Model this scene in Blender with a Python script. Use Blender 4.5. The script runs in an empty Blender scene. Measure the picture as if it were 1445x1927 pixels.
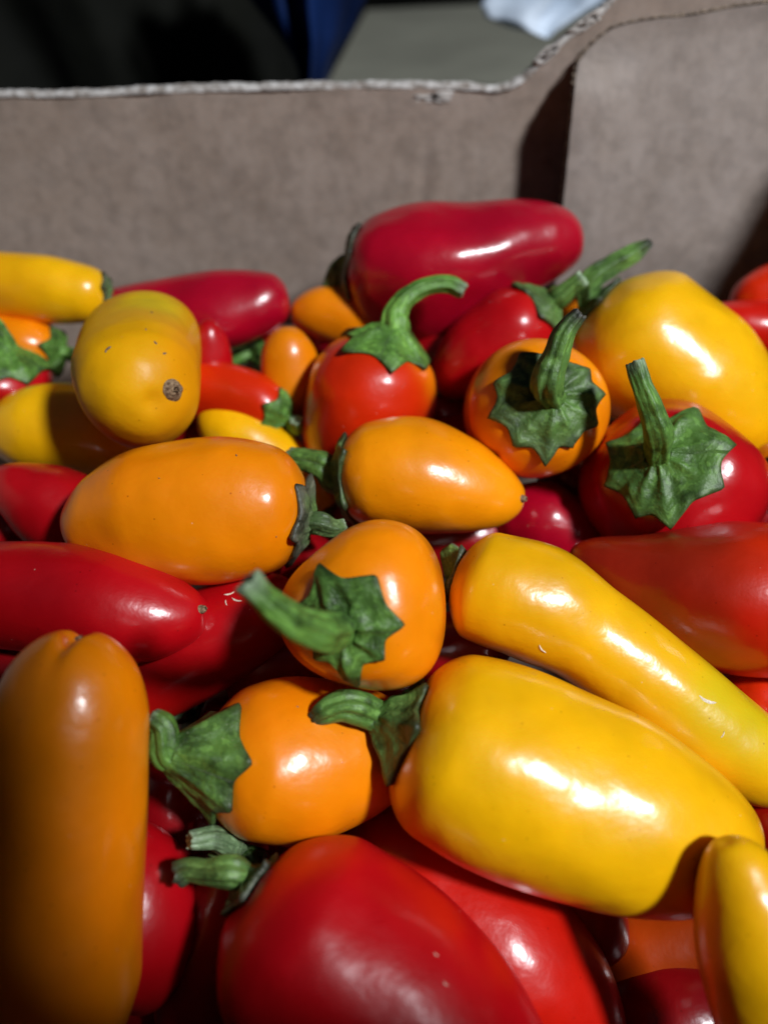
import bpy, math, random
import numpy as np
from mathutils import Vector, noise
from mathutils.bvhtree import BVHTree
random.seed(7)
S = bpy.context.scene

# ------------------------------------------------------------------ camera
F = 1500.0                      # focal length in photograph pixels
PW, PH = 1445.0, 1927.0
PITCH = math.radians(36)
cam_d = bpy.data.cameras.new('camera')
cam = bpy.data.objects.new('camera', cam_d)
S.collection.objects.link(cam)
S.camera = cam
cam.rotation_euler = (math.pi/2 - PITCH, 0, 0)
cam_d.sensor_fit = 'VERTICAL'
cam_d.sensor_height = 24.0
cam_d.lens = 24.0*F/PH
cam_d.clip_start = 0.01
cam_d.clip_end = 50
cam_d.dof.use_dof = True
cam_d.dof.focus_distance = 0.205
cam_d.dof.aperture_fstop = cam_d.lens*1e-3/0.0048
CR = np.array([1.0, 0, 0])
CU = np.array([0, math.sin(PITCH), math.cos(PITCH)])
CF = np.array([0, math.cos(PITCH), -math.sin(PITCH)])

def ray(px, py):
    return CF + CR*((px-PW/2)/F) - CU*((py-PH/2)/F)

def P(px, py, d):               # a point of the photograph at depth d (metres along the view)
    return ray(px, py)*d

# ------------------------------------------------------------------ light
W = bpy.data.worlds.new('World'); S.world = W
W.use_nodes = True
W.node_tree.nodes['Background'].inputs[0].default_value = (0.55, 0.68, 1.0, 1)
W.node_tree.nodes['Background'].inputs[1].default_value = 0.03
ld = bpy.data.lights.new('ceiling_lamp', 'AREA')
ld.shape = 'DISK'; ld.size = 0.18
ld.energy = 32.5
ld.color = (0.93, 0.96, 1.0)
lamp = bpy.data.objects.new('ceiling_lamp', ld)
S.collection.objects.link(lamp)
LDIR = Vector((0.53, -0.477, 0.705)).normalized()
lamp.location = Vector((0.0, 0.19, -0.14)) + LDIR*1.6
lamp.rotation_euler = LDIR.to_track_quat('Z', 'Y').to_euler()
S.view_settings.view_transform = 'Standard'
S.view_settings.look = 'None'
S.view_settings.exposure = 0.0
S.view_settings.gamma = 1.0
S.cycles.use_denoising = True
S.cycles.max_bounces = 8

# ------------------------------------------------------------------ materials
def new_mat(name):
    m = bpy.data.materials.new(name); m.use_nodes = True
    nt = m.node_tree
    return m, nt, nt.nodes['Principled BSDF']

def N(nt, t, **kw):
    n = nt.nodes.new(t)
    for k, v in kw.items():
        if k in n.inputs: n.inputs[k].default_value = v
        else: setattr(n, k, v)
    return n

def mixc(nt, fac, a, b, blend='MIX'):
    n = nt.nodes.new('ShaderNodeMix'); n.data_type = 'RGBA'; n.blend_type = blend
    for sock, v in ((n.inputs[0], fac), (n.inputs[6], a), (n.inputs[7], b)):
        if isinstance(v, bpy.types.NodeSocket): nt.links.new(v, sock)
        else: sock.default_value = v
    return n.outputs[2]

def ramp(nt, src, a, b, ca=(0, 0, 0, 1), cb=(1, 1, 1, 1)):
    r = nt.nodes.new('ShaderNodeValToRGB')
    r.color_ramp.elements[0].position = a; r.color_ramp.elements[0].color = ca
    r.color_ramp.elements[1].position = b; r.color_ramp.elements[1].color = cb
    nt.links.new(src, r.inputs[0])
    return r.outputs[0]

def bump(nt, src, strength, dist, prev=None):
    b = nt.nodes.new('ShaderNodeBump')
    b.inputs['Strength'].default_value = strength
    b.inputs['Distance'].default_value = dist
    nt.links.new(src, b.inputs['Height'])
    if prev is not None: nt.links.new(prev, b.inputs['Normal'])
    return b.outputs[0]

def flesh_mat(name='pepper_skin', dull=False):
    m, nt, bs = new_mat(name)
    L = nt.links.new
    tc = N(nt, 'ShaderNodeTexCoord')
    at = N(nt, 'ShaderNodeAttribute', attribute_name='col')
    n1 = N(nt, 'ShaderNodeTexNoise', Scale=45.0, Detail=3.0)
    L(tc.outputs['Object'], n1.inputs['Vector'])
    hs = N(nt, 'ShaderNodeHueSaturation')
    mr = N(nt, 'ShaderNodeMapRange'); mr.inputs[1].default_value = .25; mr.inputs[2].default_value = .75
    mr.inputs[3].default_value = .80; mr.inputs[4].default_value = 1.08
    L(n1.outputs['Fac'], mr.inputs[0]); L(mr.outputs[0], hs.inputs['Value'])
    L(at.outputs['Color'], hs.inputs['Color'])
    base = hs.outputs[0]
    # sparse dark pores and pale dust specks
    v1 = N(nt, 'ShaderNodeTexVoronoi', Scale=420.0)
    L(tc.outputs['Object'], v1.inputs['Vector'])
    d1 = ramp(nt, v1.outputs['Distance'], .05, .14, (1, 1, 1, 1), (0, 0, 0, 1))
    sep = N(nt, 'ShaderNodeSeparateColor'); L(v1.outputs['Color'], sep.inputs[0])
    pick = ramp(nt, sep.outputs[0], .78, .84)
    mul = N(nt, 'ShaderNodeMath', operation='MULTIPLY'); L(d1, mul.inputs[0]); L(pick, mul.inputs[1])
    mul2 = N(nt, 'ShaderNodeMath', operation='MULTIPLY'); L(mul.outputs[0], mul2.inputs[0]); mul2.inputs[1].default_value = .6
    dark = mixc(nt, 1.0, base, (.35, .22, .12, 1), 'MULTIPLY')
    base = mixc(nt, mul2.outputs[0], base, dark)
    v2 = N(nt, 'ShaderNodeTexVoronoi', Scale=300.0)
    L(tc.outputs['Object'], v2.inputs['Vector'])
    d2 = ramp(nt, v2.outputs['Distance'], .03, .08, (1, 1, 1, 1), (0, 0, 0, 1))
    sp2 = N(nt, 'ShaderNodeSeparateColor'); L(v2.outputs['Color'], sp2.inputs[0])
    pk2 = ramp(nt, sp2.outputs[1], .86, .9)
    m3 = N(nt, 'ShaderNodeMath', operation='MULTIPLY'); L(d2, m3.inputs[0]); L(pk2, m3.inputs[1])
    m4 = N(nt, 'ShaderNodeMath', operation='MULTIPLY'); L(m3.outputs[0], m4.inputs[0]); m4.inputs[1].default_value = .35
    base = mixc(nt, m4.outputs[0], base, (.75, .6, .45, 1))
    L(base, bs.inputs['Base Color'])
    # waxy gloss with a fine uneven relief
    nf = N(nt, 'ShaderNodeTexNoise', Scale=1500.0, Detail=2.0); L(tc.outputs['Object'], nf.inputs['Vector'])
    nm = N(nt, 'ShaderNodeTexNoise', Scale=170.0, Detail=3.0); L(tc.outputs['Object'], nm.inputs['Vector'])
    nb = N(nt, 'ShaderNodeTexNoise', Scale=55.0, Detail=1.0); L(tc.outputs['Object'], nb.inputs['Vector'])
    b0 = bump(nt, nb.outputs['Fac'], .6, .0030)
    b1 = bump(nt, nm.outputs['Fac'], .4, .0006, b0)
    b2 = bump(nt, nf.outputs['Fac'], .2, .00006, b1)
    b3 = bump(nt, mul.outputs[0], -.4, .0002, b2)
    L(b3, bs.inputs['Normal']); L(b2, bs.inputs['Coat Normal'])
    rr = N(nt, 'ShaderNodeMapRange'); rr.inputs[3].default_value = .32; rr.inputs[4].default_value = .5
    L(nm.outputs['Fac'], rr.inputs[0]); L(rr.outputs[0], bs.inputs['Roughness'])
    bs.inputs['Subsurface Weight'].default_value = .12
    bs.inputs['Subsurface Radius'].default_value = (.006, .002, .0008)
    bs.inputs['Subsurface Scale'].default_value = 1.0
    bs.inputs['Coat Weight'].default_value = 1.0
    bs.inputs['Coat Roughness'].default_value = .25
    bs.inputs['IOR'].default_value = 1.45
    bs.inputs['Specular IOR Level'].default_value = .12
    if dull:
        bs.inputs['Coat Weight'].default_value = .12; bs.inputs['Coat Roughness'].default_value = .35
    return m

def green_mat():
    m, nt, bs = new_mat('pepper_green')
    L = nt.links.new
    tc = N(nt, 'ShaderNodeTexCoord')
    at = N(nt, 'ShaderNodeAttribute', attribute_name='col')
    uv = N(nt, 'ShaderNodeUVMap')
    mp = N(nt, 'ShaderNodeMapping'); mp.inputs['Scale'].default_value = (26, 2.2, 1)
    L(uv.outputs[0], mp.inputs[0])
    st = N(nt, 'ShaderNodeTexNoise', Scale=1.0, Detail=4.0); L(mp.outputs[0], st.inputs['Vector'])
    n1 = N(nt, 'ShaderNodeTexNoise', Scale=150.0, Detail=5.0, Roughness=.6); L(tc.outputs['Object'], n1.inputs['Vector'])
    n2 = N(nt, 'ShaderNodeTexNoise', Scale=1400.0, Detail=3.0); L(tc.outputs['Object'], n2.inputs['Vector'])
    c = at.outputs['Color']
    dk = mixc(nt, 1.0, c, (.26, .29, .25, 1), 'MULTIPLY')
    c = mixc(nt, ramp(nt, n1.outputs['Fac'], .47, .66), c, dk)
    lt = mixc(nt, 1.0, c, (1.18, 1.12, 1.2, 1), 'MULTIPLY')
    c = mixc(nt, ramp(nt, st.outputs['Fac'], .5, .75), c, lt)
    dk2 = mixc(nt, 1.0, c, (.62, .66, .6, 1), 'MULTIPLY')
    c = mixc(nt, ramp(nt, st.outputs['Fac'], .44, .3), c, dk2)
    c = mixc(nt, ramp(nt, n2.outputs['Fac'], .66, .8), c, (.22, .28, .16, 1))
    L(c, bs.inputs['Base Color'])
    b0 = bump(nt, st.outputs['Fac'], .6, .0007)
    b1 = bump(nt, n1.outputs['Fac'], .7, .0009, b0)
    b2 = bump(nt, n2.outputs['Fac'], .4, .0002, b1)
    L(b2, bs.inputs['Normal'])
    bs.inputs['Roughness'].default_value = .5
    bs.inputs['Subsurface Weight'].default_value = .05
    bs.inputs['Subsurface Radius'].default_value = (.001, .002, .0005)
    return m

def card_mat(name, a, b, sc=1.0):
    m, nt, bs = new_mat(name)
    L = nt.links.new
    tc = N(nt, 'ShaderNodeTexCoord')
    n1 = N(nt, 'ShaderNodeTexNoise', Scale=55.0*sc, Detail=6.0, Roughness=.65); L(tc.outputs['Object'], n1.inputs['Vector'])
    mp = N(nt, 'ShaderNodeMapping'); mp.inputs['Scale'].default_value = (260, 260, 200)
    L(tc.outputs['Object'], mp.inputs[0])
    n2 = N(nt, 'ShaderNodeTexNoise', Scale=1.0, Detail=3.0); L(mp.outputs[0], n2.inputs['Vector'])
    mp3 = N(nt, 'ShaderNodeMapping'); mp3.inputs['Scale'].default_value = (120, 120, 160)
    L(tc.outputs['Object'], mp3.inputs[0])
    n3 = N(nt, 'ShaderNodeTexNoise', Scale=1.0, Detail=2.0); L(mp3.outputs[0], n3.inputs['Vector'])
    c = mixc(nt, ramp(nt, n1.outputs['Fac'], .35, .68), a, b)
    d = mixc(nt, 1.0, c, (.88, .875, .87, 1), 'MULTIPLY')
    c = mixc(nt, ramp(nt, n2.outputs['Fac'], .42, .7), c, d)
    e = mixc(nt, 1.0, c, (.86, .86, .86, 1), 'MULTIPLY')
    c = mixc(nt, ramp(nt, n3.outputs['Fac'], .45, .65), c, e)
    wv = N(nt, 'ShaderNodeTexWave', Scale=42.0, Distortion=3.0, Detail=2.0); wv.bands_direction = 'X'
    L(tc.outputs['Object'], wv.inputs['Vector'])
    g = mixc(nt, 1.0, c, (.98, .978, .976, 1), 'MULTIPLY'); c = mixc(nt, wv.outputs['Fac'], c, g)
    L(c, bs.inputs['Base Color'])
    b0 = bump(nt, n1.outputs['Fac'], .3, .0012)
    bw = bump(nt, wv.outputs['Fac'], .12, .0003, b0)
    b1 = bump(nt, n2.outputs['Fac'], .3, .0002, bw)
    L(b1, bs.inputs['Normal'])
    bs.inputs['Roughness'].default_value = .82
    bs.inputs['Specular IOR Level'].default_value = .25
    return m

def plain_mat(name, a, b, scale, rough, bmp=0.3, dist=.002):
    m, nt, bs = new_mat(name)
    tc = N(nt, 'ShaderNodeTexCoord')
    n1 = N(nt, 'ShaderNodeTexNoise', Scale=scale, Detail=5.0); nt.links.new(tc.outputs['Object'], n1.inputs['Vector'])
    nt.links.new(mixc(nt, ramp(nt, n1.outputs['Fac'], .35, .65), a, b), bs.inputs['Base Color'])
    nt.links.new(bump(nt, n1.outputs['Fac'], bmp, dist), bs.inputs['Normal'])
    bs.inputs['Roughness'].default_value = rough
    bs.inputs['Specular IOR Level'].default_value = .12
    return m

M_SKIN = flesh_mat()
M_DULL = flesh_mat('dull_pepper_skin', True)
M_MATT = flesh_mat('matt_pepper_skin')
M_MATT.node_tree.nodes['Principled BSDF'].inputs['Coat Weight'].default_value = .3
M_MATT.node_tree.nodes['Principled BSDF'].inputs['Coat Roughness'].default_value = .3
M_GREEN = green_mat()
M_CARD = card_mat('cardboard', (.285, .222, .180, 1), (.335, .270, .228, 1))
M_CARD2 = card_mat('cardboard_side', (.265, .220, .190, 1), (.315, .268, .240, 1))
M_EDGE = plain_mat('torn_board', (.22, .19, .165, 1), (.55, .53, .51, 1), 300, .9, .6, .0008)
M_PAPER = plain_mat('scuffed_paper', (.34, .31, .285, 1), (.50, .47, .44, 1), 150, .9, .3, .0004)
M_CUT = plain_mat('cut_board', (.05, .035, .025, 1), (.30, .23, .17, 1), 700, .9, .8, .001)
M_SCAR = plain_mat('dry_scar', (.10, .055, .03, 1), (.32, .22, .13, 1), 1300, .8, .8, .0006)
M_PALE = plain_mat('pale_nick', (.62, .5, .36, 1), (.85, .8, .68, 1), 1500, .6)
M_BLUE = plain_mat('blue_cloth', (.0012, .006, .032, 1), (.003, .017, .085, 1), 14, .7, .5, .01)
M_DARK = plain_mat('dark_cloth', (.0015, .0018, .0012, 1), (.006, .0065, .0045, 1), 9, .8, .6, .02)
M_OLIVE = plain_mat('old_card', (.18, .18, .145, 1), (.23, .23, .185, 1), 12, .85)
M_WHITE = plain_mat('white_film', (.42, .52, .64, 1), (.62, .70, .80, 1), 20, .4, .5, .01)
M_FLOOR = plain_mat('floor_dark', (.03, .028, .025, 1), (.06, .055, .05, 1), 5, .8)

# ------------------------------------------------------------------ mesh helpers
def link_mesh(name, verts, faces, mat, parent=None, smooth=True, col=None, uv=None, origin=None):
    v = np.asarray(verts, dtype=float)
    if origin is not None: v = v - np.asarray(origin)
    me = bpy.data.meshes.new(name)
    me.from_pydata(v.tolist(), [], faces)
    me.validate(clean_customdata=False)
    if smooth: me.polygons.foreach_set('use_smooth', [True]*len(me.polygons))
    if col is not None:
        a = me.color_attributes.new('col', 'FLOAT_COLOR', 'POINT')
        c4 = np.ones((len(v), 4)); c4[:, :3] = col
        a.data.foreach_set('color', c4.ravel())
    if uv is not None:
        ul = me.uv_layers.new(name='UVMap')
        idx = np.zeros(len(me.loops), dtype=np.int32); me.loops.foreach_get('vertex_index', idx)
        ul.data.foreach_set('uv', np.asarray(uv)[idx].ravel())
    me.materials.append(mat)
    o = bpy.data.objects.new(name, me)
    S.collection.objects.link(o)
    if parent is not None: o.parent = parent
    return o

def thing(name, label, cat, loc, group=None):
    o = bpy.data.objects.new(name, None); S.collection.objects.link(o)
    o.empty_display_size = .01
    o.location = Vector(loc); o['label'] = label; o['category'] = cat
    if group: o['group'] = group
    return o

def grid_faces(nr, nc, closed=True, base=0):
    f = []
    for i in range(nr-1):
        for j in range(nc if closed else nc-1):
            k = (j+1) % nc
            f.append((base+i*nc+j, base+i*nc+k, base+(i+1)*nc+k, base+(i+1)*nc+j))
    return f

def catmull(pts, t, tt):        # pts at parameters t, evaluated at tt
    pts = np.asarray(pts, float); t = np.asarray(t, float)
    m = np.zeros_like(pts)
    m[1:-1] = (pts[2:]-pts[:-2])/(t[2:]-t[:-2])[:, None]
    m[0] = (pts[1]-pts[0])/(t[1]-t[0]); m[-1] = (pts[-1]-pts[-2])/(t[-1]-t[-2])
    i = np.clip(np.searchsorted(t, tt, side='right')-1, 0, len(t)-2)
    h = (t[i+1]-t[i])[:, None]; x = ((tt-t[i])[:, None])/h
    return ((2*x**3-3*x**2+1)*pts[i] + (x**3-2*x**2+x)*h*m[i] + (-2*x**3+3*x**2)*pts[i+1] + (x**3-x**2)*h*m[i+1])

def pchip(y, t, tt):
    y = np.asarray(y, float); t = np.asarray(t, float)
    h = np.diff(t); d = np.diff(y)/h
    m = np.zeros_like(y)
    for k in range(1, len(y)-1):
        if d[k-1]*d[k] > 0:
            w1 = 2*h[k]+h[k-1]; w2 = h[k]+2*h[k-1]
            m[k] = (w1+w2)/(w1/d[k-1]+w2/d[k])
    m[0] = d[0]; m[-1] = d[-1]
    i = np.clip(np.searchsorted(t, tt, side='right')-1, 0, len(t)-2)
    x = (tt-t[i])/h[i]
    return ((2*x**3-3*x**2+1)*y[i] + (x**3-2*x**2+x)*h[i]*m[i] + (-2*x**3+3*x**2)*y[i+1] + (x**3-x**2)*h[i]*m[i+1])

def unit(v): 
    v = np.asarray(v, float); return v/np.linalg.norm(v)

def frames(C, u0=None, width=0):
    T = np.gradient(C, axis=0); ds = np.linalg.norm(T, axis=1); T /= ds[:, None]+1e-12
    if width:                   # ease the turning of the rings so that thick bends never fold
        t_ = np.cumsum(ds); w = np.exp(-((t_[:, None]-t_[None])/width)**2)*ds[None]
        T = w@T; T /= np.linalg.norm(T, axis=1)[:, None]
    U = np.zeros_like(C)
    if u0 is None:
        u0 = CR if abs(np.dot(T[0], CF)) > .55 else -CF
    u = u0 - T[0]*np.dot(u0, T[0]); u = unit(u); U[0] = u
    for i in range(1, len(C)):
        u = u - T[i]*np.dot(u, T[i]); u = unit(u); U[i] = u
    V = -np.cross(T, U)         # seen from outside the stem end, U then V runs anticlockwise
    return T, U, V

COL = {
 'yellow': (.90, .465, .002), 'orange': (.90, .25, .001), 'amber': (.90, .29, .001),
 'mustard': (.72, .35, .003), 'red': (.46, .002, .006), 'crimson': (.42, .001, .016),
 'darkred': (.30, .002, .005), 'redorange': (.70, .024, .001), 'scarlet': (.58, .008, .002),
 'shaded_orange': (.45, .05, .002), 'lime': (.62, .56, .008), 'brown': (.26, .014, .003),
}
#SPEC
DEPTHS = {'Y1': 0.1900, 'Y2': 0.2092, 'O3': 0.1833, 'O4': 0.1988, 'O5': 0.2211, 'O6': 0.2384, 'O7': 0.2392, 'R8': 0.2360, 'R9': 0.2192, 'R10': 0.2109, 'R11': 0.2262, 'O12': 0.1725, 'R13': 0.1716, 'R14': 0.1996, 'Y15': 0.1626, 'R16': 0.2919, 'Y17': 0.2767, 'R18': 0.2795, 'R19': 0.2640, 'M20': 0.2351, 'Y21': 0.2904, 'R22': 0.2939, 'O23': 0.2958, 'R24': 0.2755, 'Y25': 0.2707, 'R26': 0.2405, 'R27': 0.2741, 'Y28': 0.2743, 'O29': 0.2758, 'R30': 0.3077, 'R31': 0.2732, 'R32': 0.3092, 'O33': 0.3001, 'R34': 0.2908, 'O35': 0.2990, 'O36': 0.2486, 'R37': 0.2656, 'R38': 0.2600, 'R39': 0.3018, 'O40': 0.2274, 'R41': 0.2180, 'O42': 0.2230, 'R43': 0.2091, 'R44': 0.1856, 'R45': 0.2118, 'R46': 0.2203, 'R47': 0.1945, 'R48': 0.2360, 'R49': 0.2372, 'R50': 0.2759, 'R51': 0.2943, 'R52': 0.2188, 'R53': 0.2458, 'R54': 0.2472, 'R55': 0.2908, 'R56': 0.2996, 'O57': 0.3000, 'R58': 0.2671, 'R59': 0.2289, 'R60': 0.2888, 'R61': 0.2531, 'R62': 0.2389, 'R63': 0.2290, 'R64': 0.2116, 'R65': 0.2030}
#ENDDEPTHS
# stations run from the stem end to the tip: (px, py, extra depth in cm, radius in px)
# calyx: (mean radius px, peaks [(angle, length factor)], cone px); stem: points (px, py, extra depth cm), radii px
PEP = []
def pep(key, label, c, L, st, **k):
    PEP.append(dict(key=key, label=label, c=c, L=L, st=st, **k))

pep('Y1', 'large yellow pepper lying across the front, stem to the left and broad white glare', 'yellow', 0,
    [(754,1370,0,0),(770,1378,0,110),(835,1404,0,176),(990,1467,0,195),(1150,1524,0,182),(1295,1573,0,142),(1388,1584,0,82),(1430,1580,0,0)],
    lobes=(3,.02,.4), bell=0.75, cs=1.08, cal=(98, [(20,1.15),(75,1.),(130,1.15),(185,1.0),(250,1.2),(310,1.05)], 105), age=.25,
    stem=[(668,1330,-.3),(640,1328,-.4),(615,1338,-.4),(587,1354,-.4)], sr=(50,32,28,24,13), tipdark=1,
    patch=[(1425,1575,0,70,'orange',.35),(770,1470,0,90,'orange',.35)])
pep('Y2', 'long yellow pepper tapering to a lime-tinted end at the right edge, nicked near its highlight', 'yellow', .2,
    [(852,1080,.4,0),(866,1086,.3,60),(905,1102,0,106),(1005,1135,0,112),(1110,1196,0,96),(1230,1291,0,98),(1350,1386,0,95),(1445,1447,0,77),(1495,1478,0,45),(1524,1492,0,0)],
    lobes=(3,.015,1.), patch=[(1400,1320,-1,110,'lime',.75),(1300,1420,0,120,'orange',.25)], cal=(50,[(60,1.),(130,1.),(200,1.),(300,1.)],20), stem=[(845,1050,1.2),(850,1035,2)], sr=(25,18,14), age=.5,
    nicks=[(1330,1320,17,20),(1298,1210,8,0),(1018,1222,11,60),(1360,1383,6,-60)])
pep('O3', 'middle orange pepper with a broad star-shaped green calyx and its stem bent left', 'orange', -.2,
    [(640,1182,-.9,0),(646,1179,-.8,80),(666,1164,-.3,130),(688,1146,.7,157),(700,1136,2.0,152),(716,1118,3.6,100),(722,1110,4.6,0)],
    lobes=(3,.075,-3.9), bell=.3, cs=1.08, cal=(84, [(4,1.2),(58,1.2),(118,1.35),(165,1.1),(230,.95),(278,1.4),(325,1.0)], 26), age=.05,
    stem=[(612,1190,-2.0),(565,1177,-2.7),(522,1148,-3.1),(488,1118,-3.3),(466,1094,-3.4)], sr=(52,35,29,25,20,24), rib=1.0,
    patch=[(545,1180,.5,60,'redorange',.4)])
pep('O4', 'orange pepper with a bell-shaped calyx, tucked under the left end of the large yellow', 'orange', .3,
    [(386,1428,-1.3,0),(402,1431,-1.17,72),(427,1433,-.97,108),(466,1433,-.68,138),(550,1427,-.1,151),(650,1413,.45,132),(730,1401,.8,95),(790,1392,1.05,0)],
    specks=[(560,1330,2)], lobes=(3,.02,.9), bell=.97, cs=1.0, cal=(98, [(20,1.2),(80,1.15),(150,1.05),(215,1.15),(275,1.25),(330,1.05)], 125), age=.1,
    stem=[(306,1368,-1.9),(284,1350,-1.9)], sr=(46,22,17))
pep('O5', 'wide orange pepper left of the middle with a shrivelled grey calyx at its right', 'orange', 0,
    [(580,985,.1,0),(566,981,.1,70),(505,965,0,124),(400,963,0,141),(280,968,0,128),(190,980,0,92),(140,995,0,52),(118,1002,0,0)],
    specks=[(445,857,3),(300,900,2),(520,1010,2)], lobes=(3,.015,2.), bell=0.5, cal=(80, [(20,1.),(60,.8),(110,1.05),(160,.8),(215,1.1),(270,.9),(320,1.1)], 35), age=.95,
    stem=[(600,985,-.1),(625,993,0),(645,990,.2)], sr=(30,22,17,14))
pep('O6', 'glossy orange pepper in the centre pointing right, small green calyx on its left end', 'amber', .1,
    [(636,902,.1,0),(648,901,.1,66),(698,895,0,104),(780,896,0,113),(870,916,0,93),(940,934,0,59),(978,941,0,27),(992,940,0,0)],
    scar=[(983,938,6)], lobes=(3,.025,.6), bell=0.6, cal=(72, [(30,1.1),(85,1.),(140,1.1),(200,1.),(265,1.2),(320,1.)], 30), age=.25,
    stem=[(610,878,0),(580,868,.1),(545,862,.3)], sr=(44,27,23,20))
pep('O7', 'orange pepper seen stem-on at the upper right with a ruffled dark green calyx', 'orange', -.1,
    [(1034,750,-1.15,0),(1030,753,-1.05,66),(1022,761,-.7,104),(1010,770,.3,132),(1002,774,2.,128),(997,776,3.6,85),(995,777,4.6,0)],
    hol=.05, cs=1.1, lobes=(3,.02,.1), cal=(84, [(8,1.15),(38,1.05),(80,1.0),(118,1.05),(160,1.1),(195,1.2),(235,1.1),(270,1.25),(300,1.05),(335,1.1)], 22), age=.3,
    stem=[(1028,722,-1.9),(1045,670,-2.2),(1062,625,-2.4),(1090,590,-2.6)], sr=(38,27,22,18,12), tipdark=1,
    patch=[(890,780,.6,70,'redorange',.4),(1010,880,.6,60,'redorange',.3)])
pep('R8', 'round red pepper at the right with a crinkled green calyx and tall straight stem', 'red', 0,
    [(1240,862,-1.,0),(1243,868,-.9,90),(1252,890,-.3,140),(1260,912,.8,166),(1262,925,2.2,150),(1262,935,3.4,100),(1262,940,4.2,0)],
    hol=.05, cs=1.04, lobes=(4,.04,.5), cal=(98, [(8,1.3),(55,1.25),(100,.9),(150,1.),(195,1.05),(240,1.1),(270,1.2),(325,1.15)], 26), age=.05,
    stem=[(1238,815,-1.9),(1222,765,-2.2),(1205,720,-2.3),(1193,682,-2.3)], sr=(38,24,20,17,16))
pep('R9', 'big dark red pepper at the right edge with an orange flush near its shoulder', 'scarlet', 0,
    [(1625,1150,0,0),(1595,1148,0,85),(1500,1130,0,145),(1390,1124,0,144),(1280,1110,.2,122),(1180,1085,.5,82),(1100,1055,.8,45),(1060,1040,1,0)],
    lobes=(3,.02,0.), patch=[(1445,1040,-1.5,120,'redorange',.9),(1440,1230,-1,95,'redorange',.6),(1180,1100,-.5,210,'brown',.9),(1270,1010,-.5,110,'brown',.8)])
pep('R10', 'red pepper at the left edge, its blunt tip pointing right over another red one', 'red', -.2,
    [(-130,1115,0,0),(-110,1115,0,70),(-30,1118,0,104),(90,1126,0,107),(200,1142,0,106),(290,1155,0,88),(350,1160,0,58),(385,1160,0,26),(393,1160,0,0)],
    scar=[(380,1146,7)], lobes=(3,.02,.3))
pep('R11', 'glossy red pepper half hidden beneath the left red one, marked with pale scratches', 'red', 1.0,
    [(190,1330,0,0),(215,1318,0,52),(300,1270,0,88),(400,1203,0,98),(480,1160,0,86),(540,1130,.3,55),(570,1118,.5,0)],
    lobes=(3,.03,.3), nicks=[(432,1118,10,-20),(445,1130,10,20),(425,1135,6,70)], patch=[(300,1310,0,100,'scarlet',.8)])
pep('O12', 'tall orange pepper in the lower left corner with a cleft rounded top', 'orange', -.5,
    [(90,2030,.0,0),(95,2000,0,80),(102,1900,0,140),(112,1800,0,155),(120,1650,0,151),(127,1500,0,150),(133,1360,0,144),(139,1260,0,116),(143,1205,0,70),(145,1183,0,0)],
    scar=[(146,1204,5)], lobes=(2,.02,0.), cleft=.5)
pep('R13', 'big deep red pepper at the bottom with an orange ridge and a short green stem', 'red', -.3,
    [(462,1650,.35,0),(485,1675,.3,110),(565,1755,.15,198),(700,1865,-.08,212),(835,1968,-.32,192),(965,2066,-.55,130),(1060,2130,-.7,0)],
    matt=1, lobes=(3,.025,.3), bell=0.6, cal=(60,[(0,1.),(60,1.),(120,1.),(180,1.),(240,1.),(300,1.)],40), age=.55,
    stem=[(435,1640,.2),(390,1640,.3),(355,1636,.4),(335,1645,.4)], sr=(38,30,24,22,24), tipdark=1,
    patch=[(520,1590,-.6,70,'redorange',.8),(600,1562,0,80,'redorange',.7),(860,1700,-.5,60,'redorange',.5),(960,1790,-.5,50,'redorange',.5),(770,1640,0,50,'redorange',.4)],
    nicks=[(820,1797,4,40),(838,1852,5,50)])
pep('R14', 'scarlet pepper at the bottom between the deep red one and the large yellow one', 'scarlet', .9,
    [(660,1530,1.,0),(700,1570,1,85),(800,1670,.7,150),(920,1775,.2,162),(1030,1872,0,140),(1095,1950,0,98),(1140,2015,0,0)],
    lobes=(3,.02,.3))
pep('Y15', 'small yellow pepper in the lower right corner with its rounded tip pointing up', 'yellow', -.7,
    [(1500,2060,0,0),(1485,2010,0,75),(1462,1915,0,112),(1432,1800,0,114),(1402,1685,0,93),(1378,1610,0,60),(1362,1578,0,0)],
    lobes=(3,.02,.3))
pep('R16', 'large crimson pepper lying against the cardboard wall, with several white glints', 'crimson', -.2,
    [(650,496,.1,0),(663,497,.1,62),(705,505,0,97),(800,513,0,122),(900,492,0,107),(1000,462,0,80),(1060,452,0,56),(1090,452,0,30),(1098,454,0,0)],
    lobes=(4,.05,.5), cal=(62,[(0,1.),(50,1.1),(100,.9),(160,1.1),(220,1.),(290,1.1)],20), age=.9,
    stem=[(636,515,.3),(622,545,.5),(612,570,.7)], sr=(30,20,16,12))
pep('Y17', 'plump yellow pepper at the upper right with a large soft highlight', 'yellow', 0,
    [(1108,575,.3,0),(1122,590,.2,78),(1190,645,0,146),(1285,712,0,146),(1365,775,0,118),(1420,820,0,72),(1448,843,0,0)],
    lobes=(3,.03,.8), bell=0.6, cal=(55,[(0,1.),(60,1.1),(120,1.),(180,1.1),(240,1.),(300,1.1)],30), age=.35,
    stem=[(1110,530,.0),(1150,500,-.1),(1190,478,-.2),(1222,456,-.3)], sr=(34,22,19,17,8), tipdark=1,
    patch=[(1430,840,0,70,'orange',.5)])
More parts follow.
